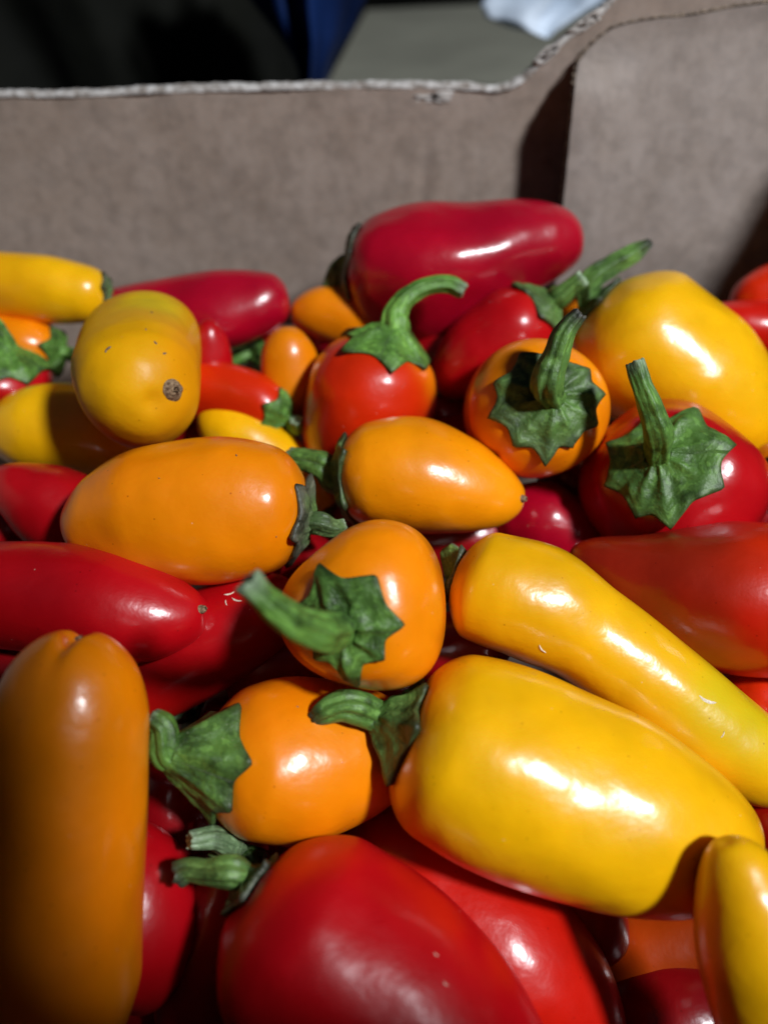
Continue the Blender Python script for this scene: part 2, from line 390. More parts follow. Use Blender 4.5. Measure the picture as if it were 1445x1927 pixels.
pep('R18', 'dull red pepper behind the stem-on orange one, its dark calyx spread like a hood', 'red', .6,
    [(1030,572,-.2,0),(1020,582,-.1,56),(965,625,.1,86),(905,668,.3,80),(850,710,.5,52),(820,738,.7,0)],
    lobes=(3,.03,.3), bell=0.6, cal=(70,[(10,1.),(70,1.1),(130,1.),(190,1.2),(240,1.1),(300,1.)],35), age=.3,
    stem=[(1050,560,-.6),(1075,540,-.9),(1096,523,-1.1)], sr=(34,20,16,15), patch=[(985,585,-.3,60,'scarlet',.7)])
pep('R19', 'orange-red pepper standing upright with a curved green stem hooked to the right', 'redorange', 0,
    [(736,640,-.2,0),(734,652,-.1,70),(716,692,.1,112),(702,735,.4,124),(688,795,1.,118),(676,855,2.,95),(668,900,3.,0)],
    lobes=(3,.03,.3), bell=.85, cs=1.3, cal=(78,[(15,1.15),(60,.9),(130,1.),(185,1.35),(235,1.25),(285,.85),(320,1.2)],60), age=-.3,
    stem=[(745,590,-.4),(765,560,-.5),(800,540,-.5),(845,535,-.5),(872,548,-.5)], sr=(44,22,17,15,15,14),
    patch=[(815,700,0,55,'orange',.8),(600,760,.5,90,'red',.5)])
pep('M20', 'mustard yellow pepper seen tip-on at the left, blemished with a brown blossom scar', 'mustard', -.3,
    [(276,632,5.0,0),(275,638,4.4,68),(270,655,3.3,107),(266,678,2.3,114),(263,698,1.4,116.5),(262,716,.5,119),(266,736,-.2,115),(278,750,-.9,78),(289,757,-1.2,0)],
    lobes=(3,.05,1.5), scar=[(328,733,15)], specks=[(286,588,4),(205,655,5),(200,660,4),(293,645,4),(275,620,3),(310,665,4)],
    patch=[(230,845,.3,70,'redorange',.35),(350,700,.0,80,'orange',.35),(290,565,1.5,60,'lime',.5)])
pep('Y21', 'yellow pepper at the left edge resting high against the cardboard wall', 'yellow', -.2,
    [(208,548,0,0),(200,549,0,32),(160,552,0,54),(80,543,0,62),(0,536,0,61),(-80,533,0,52),(-130,530,0,0)],
    lobes=(3,.03,.3), cal=(26,[(0,1.),(60,1.1),(120,1.),(180,1.1),(240,1.),(300,1.1)],10), age=.6,
    stem=[(200,563,.4),(188,572,.9)], sr=(14,10,8), patch=[(60,595,0,70,'orange',.4)])
pep('R22', 'long crimson pepper lying along the cardboard wall behind the mustard one', 'crimson', .2,
    [(150,590,.4,0),(190,592,.4,40),(300,592,.2,63),(410,588,0,75),(480,572,0,62),(525,562,0,44),(546,560,0,0)],
    lobes=(3,.045,1.3))
pep('O23', 'small orange pepper under the left yellow one with a green calyx beside the mustard pepper', 'orange', .5,
    [(118,662,0,0),(108,662,0,36),(60,656,0,62),(-10,650,0,66),(-80,648,0,0)],
    lobes=(3,.06,.3), bell=0.5, cal=(40,[(0,1.2),(60,1.),(120,1.1),(180,1.3),(240,1.1),(300,1.)],12), age=-.1,
    stem=[(135,668,.6),(150,672,1.2)], sr=(20,14,12))
pep('R24', 'small red pepper at the left edge topped by a broad green calyx', 'red', .1,
    [(15,668,-.1,0),(17,675,-.1,50),(15,700,.1,76),(5,735,.8,70),(0,770,2.2,0)],
    lobes=(3,.05,.3), bell=0.6, cal=(62,[(10,1.1),(60,1.),(130,1.1),(190,1.2),(240,1.1),(300,1.3),(335,1.2)],30), age=-.2,
    stem=[(0,630,-.3),(-20,600,-.3),(-40,580,-.2)], sr=(32,18,15,14))
pep('Y25', 'yellow pepper at the left edge in front of the mustard one, half in its shade', 'yellow', .5,
    [(-12,815,0,0),(8,812,0,55),(75,808,0,84),(160,812,.2,92),(240,828,.5,80),(300,840,.8,0)],
    lobes=(3,.04,.3))
pep('R26', 'small red pepper at the left edge pointing under the wide orange one', 'red', .3,
    [(270,1040,.8,0),(245,1030,.7,55),(170,995,.4,88),(90,950,.1,80),(30,918,0,55),(-5,900,0,30),(-18,893,0,0)],
    lobes=(3,.02,.3))
pep('R27', 'orange-red pepper right of the mustard one with its green calyx facing down right', 'redorange', .5,
    [(538,785,-.1,0),(528,780,-.1,34),(480,757,.1,58),(420,742,.3,62),(350,735,.5,52),(300,730,.8,0)],
    lobes=(3,.03,.3), bell=0.6, cal=(46,[(0,1.1),(60,1.2),(120,1.1),(180,1.2),(240,1.),(300,1.)],20), age=-.3,
    stem=[(550,800,-.1),(560,808,-.3),(558,790,-.6)], sr=(20,12,11,13))
pep('Y28', 'slim yellow pepper slanting behind the wide orange one', 'yellow', .9,
    [(618,968,.8,0),(612,955,.7,28),(585,925,.5,46),(530,878,.3,62),(460,828,.1,62),(405,795,0,42),(375,778,0,0)],
    lobes=(3,.02,.3), cal=(28,[(0,1.1),(90,1.2),(180,1.1),(270,1.2)],10), age=-.3, stem=[(618,985,.5),(625,1000,.6)], sr=(18,14,12))
pep('O29', 'tiny orange pepper standing tip up behind the slim yellow one', 'orange', .5,
    [(562,800,1.5,0),(558,780,1.2,40),(550,725,.6,58),(543,670,.2,53),(540,630,0,34),(540,612,0,0)],
    lobes=(3,.02,.3))
pep('R30', 'tiny red pepper tip left of the hooked-stem pepper', 'crimson', 1.0,
    [(740,690,1,0),(715,680,1,35),(660,650,.5,48),(615,630,0,38),(592,624,0,22),(583,622,0,0)], lobes=(3,.02,.3))
pep('R31', 'small red pepper tip directly right of the mustard pepper, shiny on its left flank', 'red', .6,
    [(400,760,1.5,0),(398,740,1.2,30),(396,690,.6,40),(394,640,.2,34),(392,612,0,20),(391,598,0,0)], lobes=(3,.05,.3))
pep('R32', 'small red pepper behind the tiny upright orange one with a green calyx on its left', 'red', 1.2,
    [(478,660,-.1,0),(484,660,-.1,28),(515,655,.2,42),(570,655,.5,42),(620,660,1,0)], lobes=(3,.03,.3),
    bell=0.6, cal=(34,[(0,1.1),(60,1.),(120,1.1),(180,1.),(240,1.1),(300,1.)],18), age=-.2, stem=[(450,670,-.2),(425,682,-.2),(408,678,-.1)], sr=(22,14,12,10))
pep('O33', 'orange pepper wedged between the cardboard wall and the large crimson one', 'orange', .9,
    [(760,600,.5,0),(730,600,.4,50),(660,592,.2,62),(600,588,0,50),(560,590,0,28),(545,592,0,0)], lobes=(3,.03,.3))
pep('R34', 'red pepper at the right edge beyond the plump yellow one, with a streak of light', 'scarlet', .3,
    [(1300,612,.3,0),(1320,613,.2,36),(1390,618,0,52),(1460,622,0,55),(1520,622,0,40),(1545,622,0,0)], lobes=(3,.03,.3))
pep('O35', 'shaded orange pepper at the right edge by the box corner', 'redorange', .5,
    [(1540,540,.2,0),(1520,540,.2,40),(1460,545,.1,52),(1410,560,0,40),(1375,572,0,0)], lobes=(3,.03,.3))
pep('O36', 'orange pepper peeking in at the right edge beside the round red one', 'orange', .5,
    [(1442,905,-.3,0),(1446,902,-.2,40),(1470,890,.2,62),(1510,880,.6,55),(1550,875,1,0)], lobes=(3,.03,.3),
    cal=(38,[(0,1.1),(60,1.),(120,1.1),(180,1.),(240,1.1),(300,1.)],14), age=.6, stem=[(1440,920,-.8),(1450,935,-1.1)], sr=(20,14,12))
pep('R37', 'red pepper low at the right edge, squeezed beneath the round red one', 'red', 1.2,
    [(1340,990,.5,0),(1370,985,.4,45),(1430,975,.2,58),(1490,970,.5,50),(1530,970,.8,0)], lobes=(3,.03,.3))
pep('R38', 'dark crimson pepper right of the glossy orange tip, with an arc of light', 'crimson', .9,
    [(1150,1080,.8,0),(1125,1060,.7,50),(1075,1020,.3,80),(1015,985,0,82),(960,965,0,56),(930,955,0,0)], lobes=(3,.03,.3))
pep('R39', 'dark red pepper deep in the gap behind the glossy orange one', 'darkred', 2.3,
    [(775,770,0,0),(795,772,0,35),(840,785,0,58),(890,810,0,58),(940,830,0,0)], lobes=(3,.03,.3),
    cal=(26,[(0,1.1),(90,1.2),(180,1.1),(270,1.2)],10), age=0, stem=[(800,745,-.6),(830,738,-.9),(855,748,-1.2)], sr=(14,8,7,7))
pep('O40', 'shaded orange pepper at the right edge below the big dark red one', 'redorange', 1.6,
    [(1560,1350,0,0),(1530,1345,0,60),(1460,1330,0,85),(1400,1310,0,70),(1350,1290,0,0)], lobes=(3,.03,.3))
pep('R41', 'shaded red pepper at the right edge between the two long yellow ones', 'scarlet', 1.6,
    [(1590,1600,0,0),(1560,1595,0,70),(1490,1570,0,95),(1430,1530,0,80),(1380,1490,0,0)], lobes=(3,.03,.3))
pep('O42', 'shaded orange pepper lying under the large yellow one near the lower right', 'shaded_orange', 4.0,  # orange dimmed in its base colour, standing in for the gap's shade
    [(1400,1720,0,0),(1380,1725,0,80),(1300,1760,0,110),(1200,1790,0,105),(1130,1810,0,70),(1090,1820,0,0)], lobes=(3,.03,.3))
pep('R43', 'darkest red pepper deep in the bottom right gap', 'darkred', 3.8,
    [(1150,1990,0,0),(1180,1970,0,80),(1260,1920,0,105),(1340,1900,0,90),(1400,1890,0,0)], lobes=(3,.03,.3))
pep('R44', 'red pepper in the lower left gap beside the tall orange one', 'red', 1.0,
    [(200,1560,.6,0),(215,1585,.5,70),(250,1660,.2,105),(265,1740,0,108),(270,1810,0,90),(270,1870,.2,50),(268,1895,.3,0)], lobes=(3,.03,.3))
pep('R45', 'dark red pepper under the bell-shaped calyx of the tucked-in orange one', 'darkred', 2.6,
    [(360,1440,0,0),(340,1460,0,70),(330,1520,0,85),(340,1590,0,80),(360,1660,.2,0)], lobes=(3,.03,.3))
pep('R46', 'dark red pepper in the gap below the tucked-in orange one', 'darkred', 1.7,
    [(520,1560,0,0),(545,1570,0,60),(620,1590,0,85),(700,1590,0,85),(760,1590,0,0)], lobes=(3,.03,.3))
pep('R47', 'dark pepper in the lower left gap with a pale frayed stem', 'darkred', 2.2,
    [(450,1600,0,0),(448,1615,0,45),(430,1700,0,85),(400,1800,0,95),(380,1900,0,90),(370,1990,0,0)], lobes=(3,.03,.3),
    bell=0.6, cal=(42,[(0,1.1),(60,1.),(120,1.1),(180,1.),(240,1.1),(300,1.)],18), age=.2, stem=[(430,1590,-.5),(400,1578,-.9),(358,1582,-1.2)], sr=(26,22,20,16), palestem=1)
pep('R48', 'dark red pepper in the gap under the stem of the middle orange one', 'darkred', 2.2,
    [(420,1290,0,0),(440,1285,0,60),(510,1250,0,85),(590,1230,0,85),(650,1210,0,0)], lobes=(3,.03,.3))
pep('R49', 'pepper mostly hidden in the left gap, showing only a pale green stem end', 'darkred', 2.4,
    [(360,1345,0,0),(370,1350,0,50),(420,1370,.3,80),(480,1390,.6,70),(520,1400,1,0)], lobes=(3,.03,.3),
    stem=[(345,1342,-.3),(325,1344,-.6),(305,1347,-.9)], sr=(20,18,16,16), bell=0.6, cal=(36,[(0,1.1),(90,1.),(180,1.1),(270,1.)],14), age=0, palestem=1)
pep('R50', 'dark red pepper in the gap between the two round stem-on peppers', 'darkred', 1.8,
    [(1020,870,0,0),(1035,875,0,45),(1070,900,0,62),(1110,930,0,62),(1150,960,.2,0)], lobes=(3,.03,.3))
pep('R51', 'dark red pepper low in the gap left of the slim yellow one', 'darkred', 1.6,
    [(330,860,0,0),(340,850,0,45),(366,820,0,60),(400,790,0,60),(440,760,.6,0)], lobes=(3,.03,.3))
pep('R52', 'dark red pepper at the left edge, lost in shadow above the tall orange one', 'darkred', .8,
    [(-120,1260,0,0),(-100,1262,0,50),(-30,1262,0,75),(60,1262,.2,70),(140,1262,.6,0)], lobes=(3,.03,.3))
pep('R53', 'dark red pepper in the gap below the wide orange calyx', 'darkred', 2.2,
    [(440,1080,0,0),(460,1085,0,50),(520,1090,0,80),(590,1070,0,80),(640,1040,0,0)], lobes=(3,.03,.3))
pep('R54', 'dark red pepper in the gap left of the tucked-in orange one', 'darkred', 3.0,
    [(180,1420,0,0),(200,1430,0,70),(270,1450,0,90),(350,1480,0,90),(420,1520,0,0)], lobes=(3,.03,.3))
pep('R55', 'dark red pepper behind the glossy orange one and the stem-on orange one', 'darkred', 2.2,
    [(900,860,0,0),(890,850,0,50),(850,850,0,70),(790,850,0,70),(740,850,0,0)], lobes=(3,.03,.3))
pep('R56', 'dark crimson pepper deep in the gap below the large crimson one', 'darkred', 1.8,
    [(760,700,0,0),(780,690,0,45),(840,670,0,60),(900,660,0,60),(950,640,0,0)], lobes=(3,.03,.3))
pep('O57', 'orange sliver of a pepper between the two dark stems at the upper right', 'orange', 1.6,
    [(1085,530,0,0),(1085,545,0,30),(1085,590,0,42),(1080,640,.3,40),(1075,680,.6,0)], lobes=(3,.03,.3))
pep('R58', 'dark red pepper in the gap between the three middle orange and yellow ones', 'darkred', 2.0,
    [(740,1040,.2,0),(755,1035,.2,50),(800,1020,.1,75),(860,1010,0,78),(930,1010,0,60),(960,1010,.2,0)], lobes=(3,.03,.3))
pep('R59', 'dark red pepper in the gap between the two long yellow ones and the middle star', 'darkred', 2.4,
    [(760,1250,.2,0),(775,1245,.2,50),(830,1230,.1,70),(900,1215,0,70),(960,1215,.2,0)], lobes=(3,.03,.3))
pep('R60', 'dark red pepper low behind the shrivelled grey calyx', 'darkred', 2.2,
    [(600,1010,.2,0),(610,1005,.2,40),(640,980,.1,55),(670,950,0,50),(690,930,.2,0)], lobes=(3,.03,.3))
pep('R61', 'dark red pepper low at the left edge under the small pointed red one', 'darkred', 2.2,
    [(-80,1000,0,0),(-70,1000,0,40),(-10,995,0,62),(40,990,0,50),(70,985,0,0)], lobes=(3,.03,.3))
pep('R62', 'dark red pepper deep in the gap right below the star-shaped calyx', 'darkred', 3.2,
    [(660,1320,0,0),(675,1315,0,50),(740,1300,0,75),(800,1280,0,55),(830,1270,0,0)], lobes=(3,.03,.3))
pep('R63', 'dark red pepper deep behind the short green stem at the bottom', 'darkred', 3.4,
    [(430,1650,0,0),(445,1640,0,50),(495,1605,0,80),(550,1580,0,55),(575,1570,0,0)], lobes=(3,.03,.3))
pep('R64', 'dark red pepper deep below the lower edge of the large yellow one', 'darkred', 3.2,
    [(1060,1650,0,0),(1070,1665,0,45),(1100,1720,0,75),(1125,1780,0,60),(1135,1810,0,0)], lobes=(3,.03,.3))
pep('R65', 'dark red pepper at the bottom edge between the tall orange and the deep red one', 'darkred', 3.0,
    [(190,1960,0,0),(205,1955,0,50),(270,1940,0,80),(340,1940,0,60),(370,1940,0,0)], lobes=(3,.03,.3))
#ENDSPEC

def env(py):
    return 1.0/(3.5 + (py-550)*0.00218)

def base_depth(p):
    if p['key'] in DEPTHS: return DEPTHS[p['key']]
    st = p['st']; w = [s[3] for s in st]; tot = sum(w)
    y = sum(s[1]*a for s, a in zip(st, w))/tot
    d = env(y); rm = max(w)*d/F
    return d + .8*rm + p['L']*.01

# ------------------------------------------------------------------ peppers
GROUP = 'mini sweet peppers heaped in the cardboard box'
def star(theta, peaks):
    pk = sorted([(math.radians(a) % (2*math.pi), l) for a, l in peaks])
    n = len(pk); out = np.zeros_like(theta); rib = np.zeros_like(theta)
    for i, th in enumerate(theta):
        th = th % (2*math.pi)
        for k in range(n):
            a0, l0 = pk[k]; a1, l1 = pk[(k+1) % n]
            if k == n-1: a1 += 2*math.pi
            t = th if th >= a0 else th+2*math.pi
            if a0 <= t <= a1:
                span = a1-a0; v = min(l0, l1)*(1-.20*min(1, span/1.0))
                x = (t-a0)/span
                if x < .5: val = v+(l0-v)*(1-2*x)**1.7
                else: val = v+(l1-v)*(2*x-1)**1.7
                out[i] = val
                dd = min(t-a0, a1-t); rib[i] = math.exp(-(dd/.13)**2)
                break
    return out, rib

def nz(p, sc, seed=0.0):
    return noise.noise(Vector((p[0]*sc+seed, p[1]*sc-seed*.7, p[2]*sc+seed*1.3)))

def build_pepper(p, idx):
    rnd = random.Random(idx*13+5)
    d0 = base_depth(p); st = p['st']
    D = np.array([d0+s[2]*.01 for s in st])
    Cp = np.array([P(s[0], s[1], d) for s, d in zip(st, D)])
    Rr = np.array([s[3] for s in st])*D/F
    t = np.concatenate([[0], np.cumsum(np.linalg.norm(np.diff(Cp, axis=0), axis=1))])
    nr, nc = 84, 96
    small = max(s[3] for s in st) < 75
    if small: nr, nc = 56, 60
    k = np.linspace(0, math.pi, nr); tt = t[-1]*(.5-.5*np.cos(k))
    Cc = catmull(Cp, t, tt)
    R = np.sqrt(np.maximum(pchip(Rr**2, t, tt), 0))
    rmax = Rr.max()
    T, U, V = frames(Cc, None, rmax*.8)
    th = np.arange(nc)*2*math.pi/nc
    ln, la, lp = p.get('lobes', (3, .02, 0))
    fr = tt/t[-1]
    lw = np.clip(np.sin(np.pi*np.clip(fr*1.15, 0, 1))**.35, 0, 1)
    lw = np.where(fr < .12, np.maximum(lw, .8), lw)
    seed = idx*3.7
    verts = np.zeros((nr, nc, 3))
    # shoulder hollow at the stem and a small cleft at the tip
    hol = p.get('hol', .13)*rmax*np.exp(-(R/(rmax*.38))**2)*(fr < .5)
    tip = .07*rmax*np.exp(-(R/(rmax*.16))**2)*(fr > .5)
    ph = lp + rnd.uniform(-.2, .2)
    for i in range(nr):
        lob = 1 + la*lw[i]*np.cos(ln*th+ph+fr[i]*.5) + .4*la*lw[i]*np.cos((ln-1)*th+ph*2)
        rad = np.cos(th)[:, None]*U[i]+np.sin(th)[:, None]*V[i]
        pos = Cc[i]+rad*(R[i]*lob)[:, None]
        dirv = unit(Cp[1]-Cp[0]); pos = pos + dirv*hol[i]*(1+.25*np.cos(ln*th+ph))[:, None]
        dt = unit(Cp[-2]-Cp[-1])
        pos = pos + dt*tip[i]
        if p.get('cleft') and fr[i] > .5:
            g = p['cleft']*.35*rmax*np.exp(-(((rad@CR)*R[i])/(.10*rmax))**2)*np.exp(-(R[i]/(rmax*.55))**2)
            pos = pos + dt*g[:, None]
        for j in range(nc):
            q = pos[j]
            a = nz(q, 24, seed)*.058*rmax + nz(q, 60, seed)*.016*rmax
            pos[j] = q + rad[j]*a*min(1, R[i]/(rmax*.4))
        verts[i] = pos
    V3 = verts.reshape(-1, 3)
    faces = grid_faces(nr, nc)
    base = np.array(COL[p['c']])
    f = rnd.uniform(.93, 1.05); col = np.tile(base*f, (len(V3), 1))
    # ripeness mottling, in the pepper's own space
    mott = np.array([nz(q, 30, seed+9) for q in V3])
    if p['c'] in ('orange', 'amber', 'yellow', 'mustard'):
        w = np.clip((mott-.05)*.9, 0, .35)[:, None]; col = col*(1-w)+col*np.array([.95, .78, .8])*w
    else:
        w = np.clip((mott)*1.2, 0, .5)[:, None]; col = col*(1-w)+col*np.array([.75, .8, 1.0])*w
    for (px, py, dz, rp, cn, stg) in p.get('patch', []):
        ctr = P(px, py, d0+dz*.01); rr = rp*d0/F
        dist = np.linalg.norm(V3-ctr, axis=1)/rr
        dist = dist + .35*np.array([nz(q, 90, seed+4) for q in V3])
        w = stg/(1+np.exp((dist-1)*5)); w = w[:, None]
        col = col*(1-w)+np.array(COL[cn])*w
    loc = (V3[:, 0].mean(), V3[:, 1].mean(), V3[:, 2].min())
    root = thing('sweet_pepper', p['label'], 'pepper', loc, GROUP)
    # mean of the end rings closes the poles
    skin = link_mesh('skin', V3, faces, M_DULL if p['c'] == 'mustard' else (M_MATT if p.get('matt') else M_SKIN), root, True, col, None, loc)
    bv = None
    if 'scar' in p or 'nicks' in p or 'specks' in p:
        bv = BVHTree.FromPolygons([Vector(v) for v in V3], faces)
    def surf(px, py):
        r = Vector(ray(px, py)).normalized()
        h = bv.ray_cast(Vector((0, 0, 0)), r)
        return (h[0], h[1]) if h[0] is not None else (None, None)
    for (px, py, rp) in p.get('scar', []):
        h, n = surf(px, py)
        if h is None: continue
        if n.dot(h) > 0: n = -n
        a = n.orthogonal().normalized(); b = n.cross(a); rr = rp*h.length/F
        vs = [h+n*.0009]; fs = []
        m = 28
        for q, (s_, hh) in enumerate([(.35, .0010), (.65, .0011), (.9, .0007), (1.1, .0002), (1.3, -.0004)]):
            for j in range(m):
                g = j*2*math.pi/m; w = 1+.18*noise.noise(Vector((math.cos(g)*1.5, math.sin(g)*1.5, q*.1)))
                vs.append(h+(a*math.cos(g)+b*math.sin(g)*1.05)*rr*s_*w + n*(hh+.0003*rnd.random()))
        fs += [(0, 1+j, 1+(j+1) % m) for j in range(m)] + grid_faces(5, m, True, 1)
        link_mesh('blossom_scar', np.array([list(v) for v in vs]), fs, M_SCAR, root, True, None, None, loc)
    def sliver(px, py, ln_, ang, mat, name, asp=.28):
        h, n = surf(px, py)
        if h is None: return
        if n.dot(h) > 0: n = -n
        d = Vector(CR*math.cos(math.radians(ang)) - CU*math.sin(math.radians(ang)))
        a = (d-n*d.dot(n)).normalized(); b = n.cross(a); rr = ln_*h.length/F
        vs = []; K_ = 9
        for u in range(K_):
            x = 2*u/(K_-1)-1; w = asp*(1-x*x)**.6*(1+.3*rnd.random())+.02
            cc_ = h+a*rr*x+b*rr*asp*(1.3 if asp < .4 else .2)*x*x
            for v_, hh in ((-1, -.00015), (-.4, .00016), (.4, .00016), (1, -.00015)): vs.append(cc_+b*rr*w*v_+n*hh)
        fs = grid_faces(K_, 4, False)
        link_mesh(name, np.array([list(v) for v in vs]), fs, mat, root, True, None, None, loc)
    for (px, py, ln_, ang) in p.get('nicks', []): sliver(px, py, ln_, ang, M_PALE, 'nick', .2)
    for (px, py, ln_) in p.get('specks', []): sliver(px, py, ln_, rnd.uniform(0, 180), M_SCAR, 'blemish', .6)
    if 'cal' not in p: return
    # ---------------- calyx and stem, one loft cut in two parts
    cr, peaks, cone = p['cal']
    sc = d0/F
    A = -unit(Cp[1]-Cp[0]) if len(Cp) > 1 else -T[0]
    A = -unit(catmull(Cp, t, np.array([t[-1]*.06]))[0]-Cp[0])
    O = Cc[0] - A*hol[0]
    ncc = 96
    thc = np.arange(ncc)*2*math.pi/ncc
    sv, rib = star(thc, peaks)
    U0 = U[0]-A*np.dot(U[0], A); U0 = unit(U0); V0 = np.cross(A, U0)
    if np.dot(V0, V[0]) < 0: V0 = -V0
    srs = p['sr']; rs0 = srs[0]*sc*.62
    age = p.get('age', 0)
    nf = 22
    rings = []; cols = []; hrel = []
    # meridian arcs of the skin from the stem end
    half = nr*2//3
    arc = {}
    for j in range(nc):
        q = verts[:half, j]; arc[j] = (np.concatenate([[0], np.cumsum(np.linalg.norm(np.diff(q, axis=0), axis=1))]), q)
    Rc = cr*sc*p.get('cs', 1.22)
    bell = p.get('bell', .12)
    def surf_at(theta, rho):
        x = (theta/(2*math.pi)*nc) % nc; j0 = int(x); fx = x-j0; j1 = (j0+1) % nc
        out = []
        for j in (j0, j1):
            s_, q = arc[j]; out.append(np.array([np.interp(rho, s_, q[:, c]) for c in range(3)]))
        return out[0]*(1-fx)+out[1]*fx
    g1 = np.array([.165, .35, .055]); g2 = np.array([.055, .135, .024]); dry = np.array([.13, .135, .095]); brown = np.array([.03, .022, .015])
    pale = np.array([.30, .40, .26])
    cone_h = cone*sc*.75
    for i in range(nf):
        f_ = i/(nf-1)
        ring = np.zeros((ncc, 3)); cc = np.zeros((ncc, 3))
        for j in range(ncc):
            Rj = Rc*sv[j]
            rho = rs0*.8+f_*(Rj-rs0*.8)
            q = surf_at(thc[j], rho)
            q2 = surf_at(thc[j], rho+.0006)
            rd = np.cos(thc[j])*U0+np.sin(thc[j])*V0
            mer = q2-q; mer = unit(mer) if np.linalg.norm(mer) > 1e-9 else rd
            nn = np.cross(mer, np.cross(A, rd))
            nn = unit(nn)
            off = .0007 + .00075*rib[j]*(1-.3*f_)*p.get('rib', 1) 
            wr = nz(q, 160, seed+2)*.0011 + nz(q, 420, seed+3)*.0005
            off += (wr+.0004)*min(1, f_*3)*(1 if not small else .6)
            # lobe tips curl a little off the skin
            off += .0011*max(0, nz(np.array([math.cos(thc[j])*1.4, math.sin(thc[j])*1.4, 0]), 1, seed)+.2)*f_**4
            if f_ > .97: off -= .0002
            b = (1-f_)**2.4
            flat = O + rd*(rs0*(1+.0*f_) ) + A*cone_h
            S0 = q
            q = q + nn*off + A*cone_h*b*.9
            bl = max(0, 1-f_*5)**2
            q = q*(1-bl)+flat*bl
            rim = surf_at(thc[j], Rj)+nn*.0007
            sag = f_**1.15
            ql = flat*(1-sag)+rim*sag + nn*(off-.0009)*min(1, f_*4)
            lift = np.dot(ql-S0, nn)
            if lift < off: ql = ql+nn*(off-lift)
            q = q*(1-bell)+ql*bell
            ring[j] = q
            m_ = .5+.5*nz(q, 130, seed+5)
            c = g1*(m_)+g2*(1-m_)
            if age > 0: 
                w = min(1, age*(.35+.9*f_)+ .5*age*nz(q, 200, seed+8)); c = c*(1-w)+dry*w
            else: c = c*(1+(-age)*1.2)
            ed = max(0, (f_-.86)/.14)*(.5+.5*rib[j])*.8
            c = c*(1-ed)+brown*ed
            cc[j] = c
        rings.append(ring); cols.append(cc)
    lip = np.zeros((ncc, 3))
    for j in range(ncc):
        lip[j] = surf_at(thc[j], Rc*sv[j]*.93) 
        lip[j] = lip[j]*.5+ (rings[-1][j]*.5) - 0.0004*A
    inner = np.array([surf_at(thc[j], Rc*sv[j]*.82)-A*.0006 for j in range(ncc)])
    rings += [lip, inner]; cols += [cols[-1], cols[-1]]
    vv = np.concatenate(rings); cv = np.concatenate(cols)
    uvv = np.array([[j/ncc, i*.15] for i in range(len(rings)) for j in range(ncc)])
    link_mesh('calyx', vv, grid_faces(len(rings), ncc), M_GREEN, root, True, cv, uvv, loc)
    # stem
    sp = [O + A*cone_h*1.0] + [P(a, b, d0+st[0][2]*.01 + (c-st[0][2])*.01 if False else d0+c*.01) for a, b, c in p['stem']]
    sp = np.array(sp)
    first = sp[0]-A*cone_h*.25
    sp = np.concatenate([[first], sp])
    ts = np.concatenate([[0], np.cumsum(np.linalg.norm(np.diff(sp, axis=0), axis=1))])
    ns = 48
    tq = np.linspace(0, ts[-1], ns)
    SC = catmull(sp, ts, tq)
    rr_ = [srs[0]*.66, srs[0]*.60] + [x for x in srs[1:]]
    rr_ = np.array(rr_[:len(sp)])*sc
    SR = pchip(rr_, ts, tq)
    T2, U2, V2 = frames(SC, U0)
    sgn = 1 if np.dot(np.cross(T2[0], U2[0]), V0) > 0 else -1
    V2 = np.cross(T2, U2)*sgn
    msc = 56; ths = np.arange(msc)*2*math.pi/msc
    rings = []; cols = []
    nfl = rnd.choice([5, 6])
    for i in range(ns):
        f_ = i/(ns-1)
        fl = 1+.085*np.cos(nfl*ths+f_*1.2+seed)+.03*np.cos((2*nfl+1)*ths+seed+f_*3)
        ring = np.zeros((msc, 3)); cc = np.zeros((msc, 3))
        for j in range(msc):
            rd = np.cos(ths[j])*U2[i]+np.sin(ths[j])*V2[i]
            q = SC[i]+rd*SR[i]*fl[j]
            q = q+rd*(nz(q, 260, seed)*.10*SR[i])
            if i >= ns-3: q = q + T2[i]*nz(q, 900, seed)*.0007
            ring[j] = q
            m_ = .5+.5*nz(q, 110, seed+5)
            c = (g1*1.15)*(m_)+(g2*1.4)*(1-m_)
            if age > 0: w = min(1, age*.5); c = c*(1-w)+dry*w
            else: c = c*(1+(-age)*1.2)
            if p.get('palestem'): c = c*.4+pale*.6
            e = max(0, (f_-.80)/.2)
            if p.get('tipdark'): c = c*(1-e)+np.array([.05, .048, .04])*e
            else:
                e = max(0, (f_-.88)/.12); c = c*(1-e)+pale*e
            cc[j] = c
        rings.append(ring); cols.append(cc)
    endc = pale*1.5 if not p.get('tipdark') else np.array([.12, .11, .09])
    for s_, ax in ((.86, .0003), (.5, -.0002), (.02, -.0006)):
        ring = SC[-1]+(rings[ns-1]-SC[-1])*s_ + T2[-1]*ax
        rings.append(ring); cols.append(np.tile(endc*(.5 if s_ < .3 else 1), (msc, 1)))
    vv = np.concatenate(rings); cv = np.concatenate(cols)
    uvv = np.array([[j/msc*.6, i*.05] for i in range(len(rings)) for j in range(msc)])
    link_mesh('stem', vv, grid_faces(len(rings), msc), M_GREEN, root, True, cv, uvv, loc)

#BUILD
for i, p in enumerate(PEP):
    build_pepper(p, i+1)

# ------------------------------------------------------------------ the cardboard box
YB = 0.335                                   # inner face of the back wall
def on_plane(px, py, y):                     # the point of the vertical plane Y = y seen at that pixel
    r = ray(px, py); return r*(y/r[1])

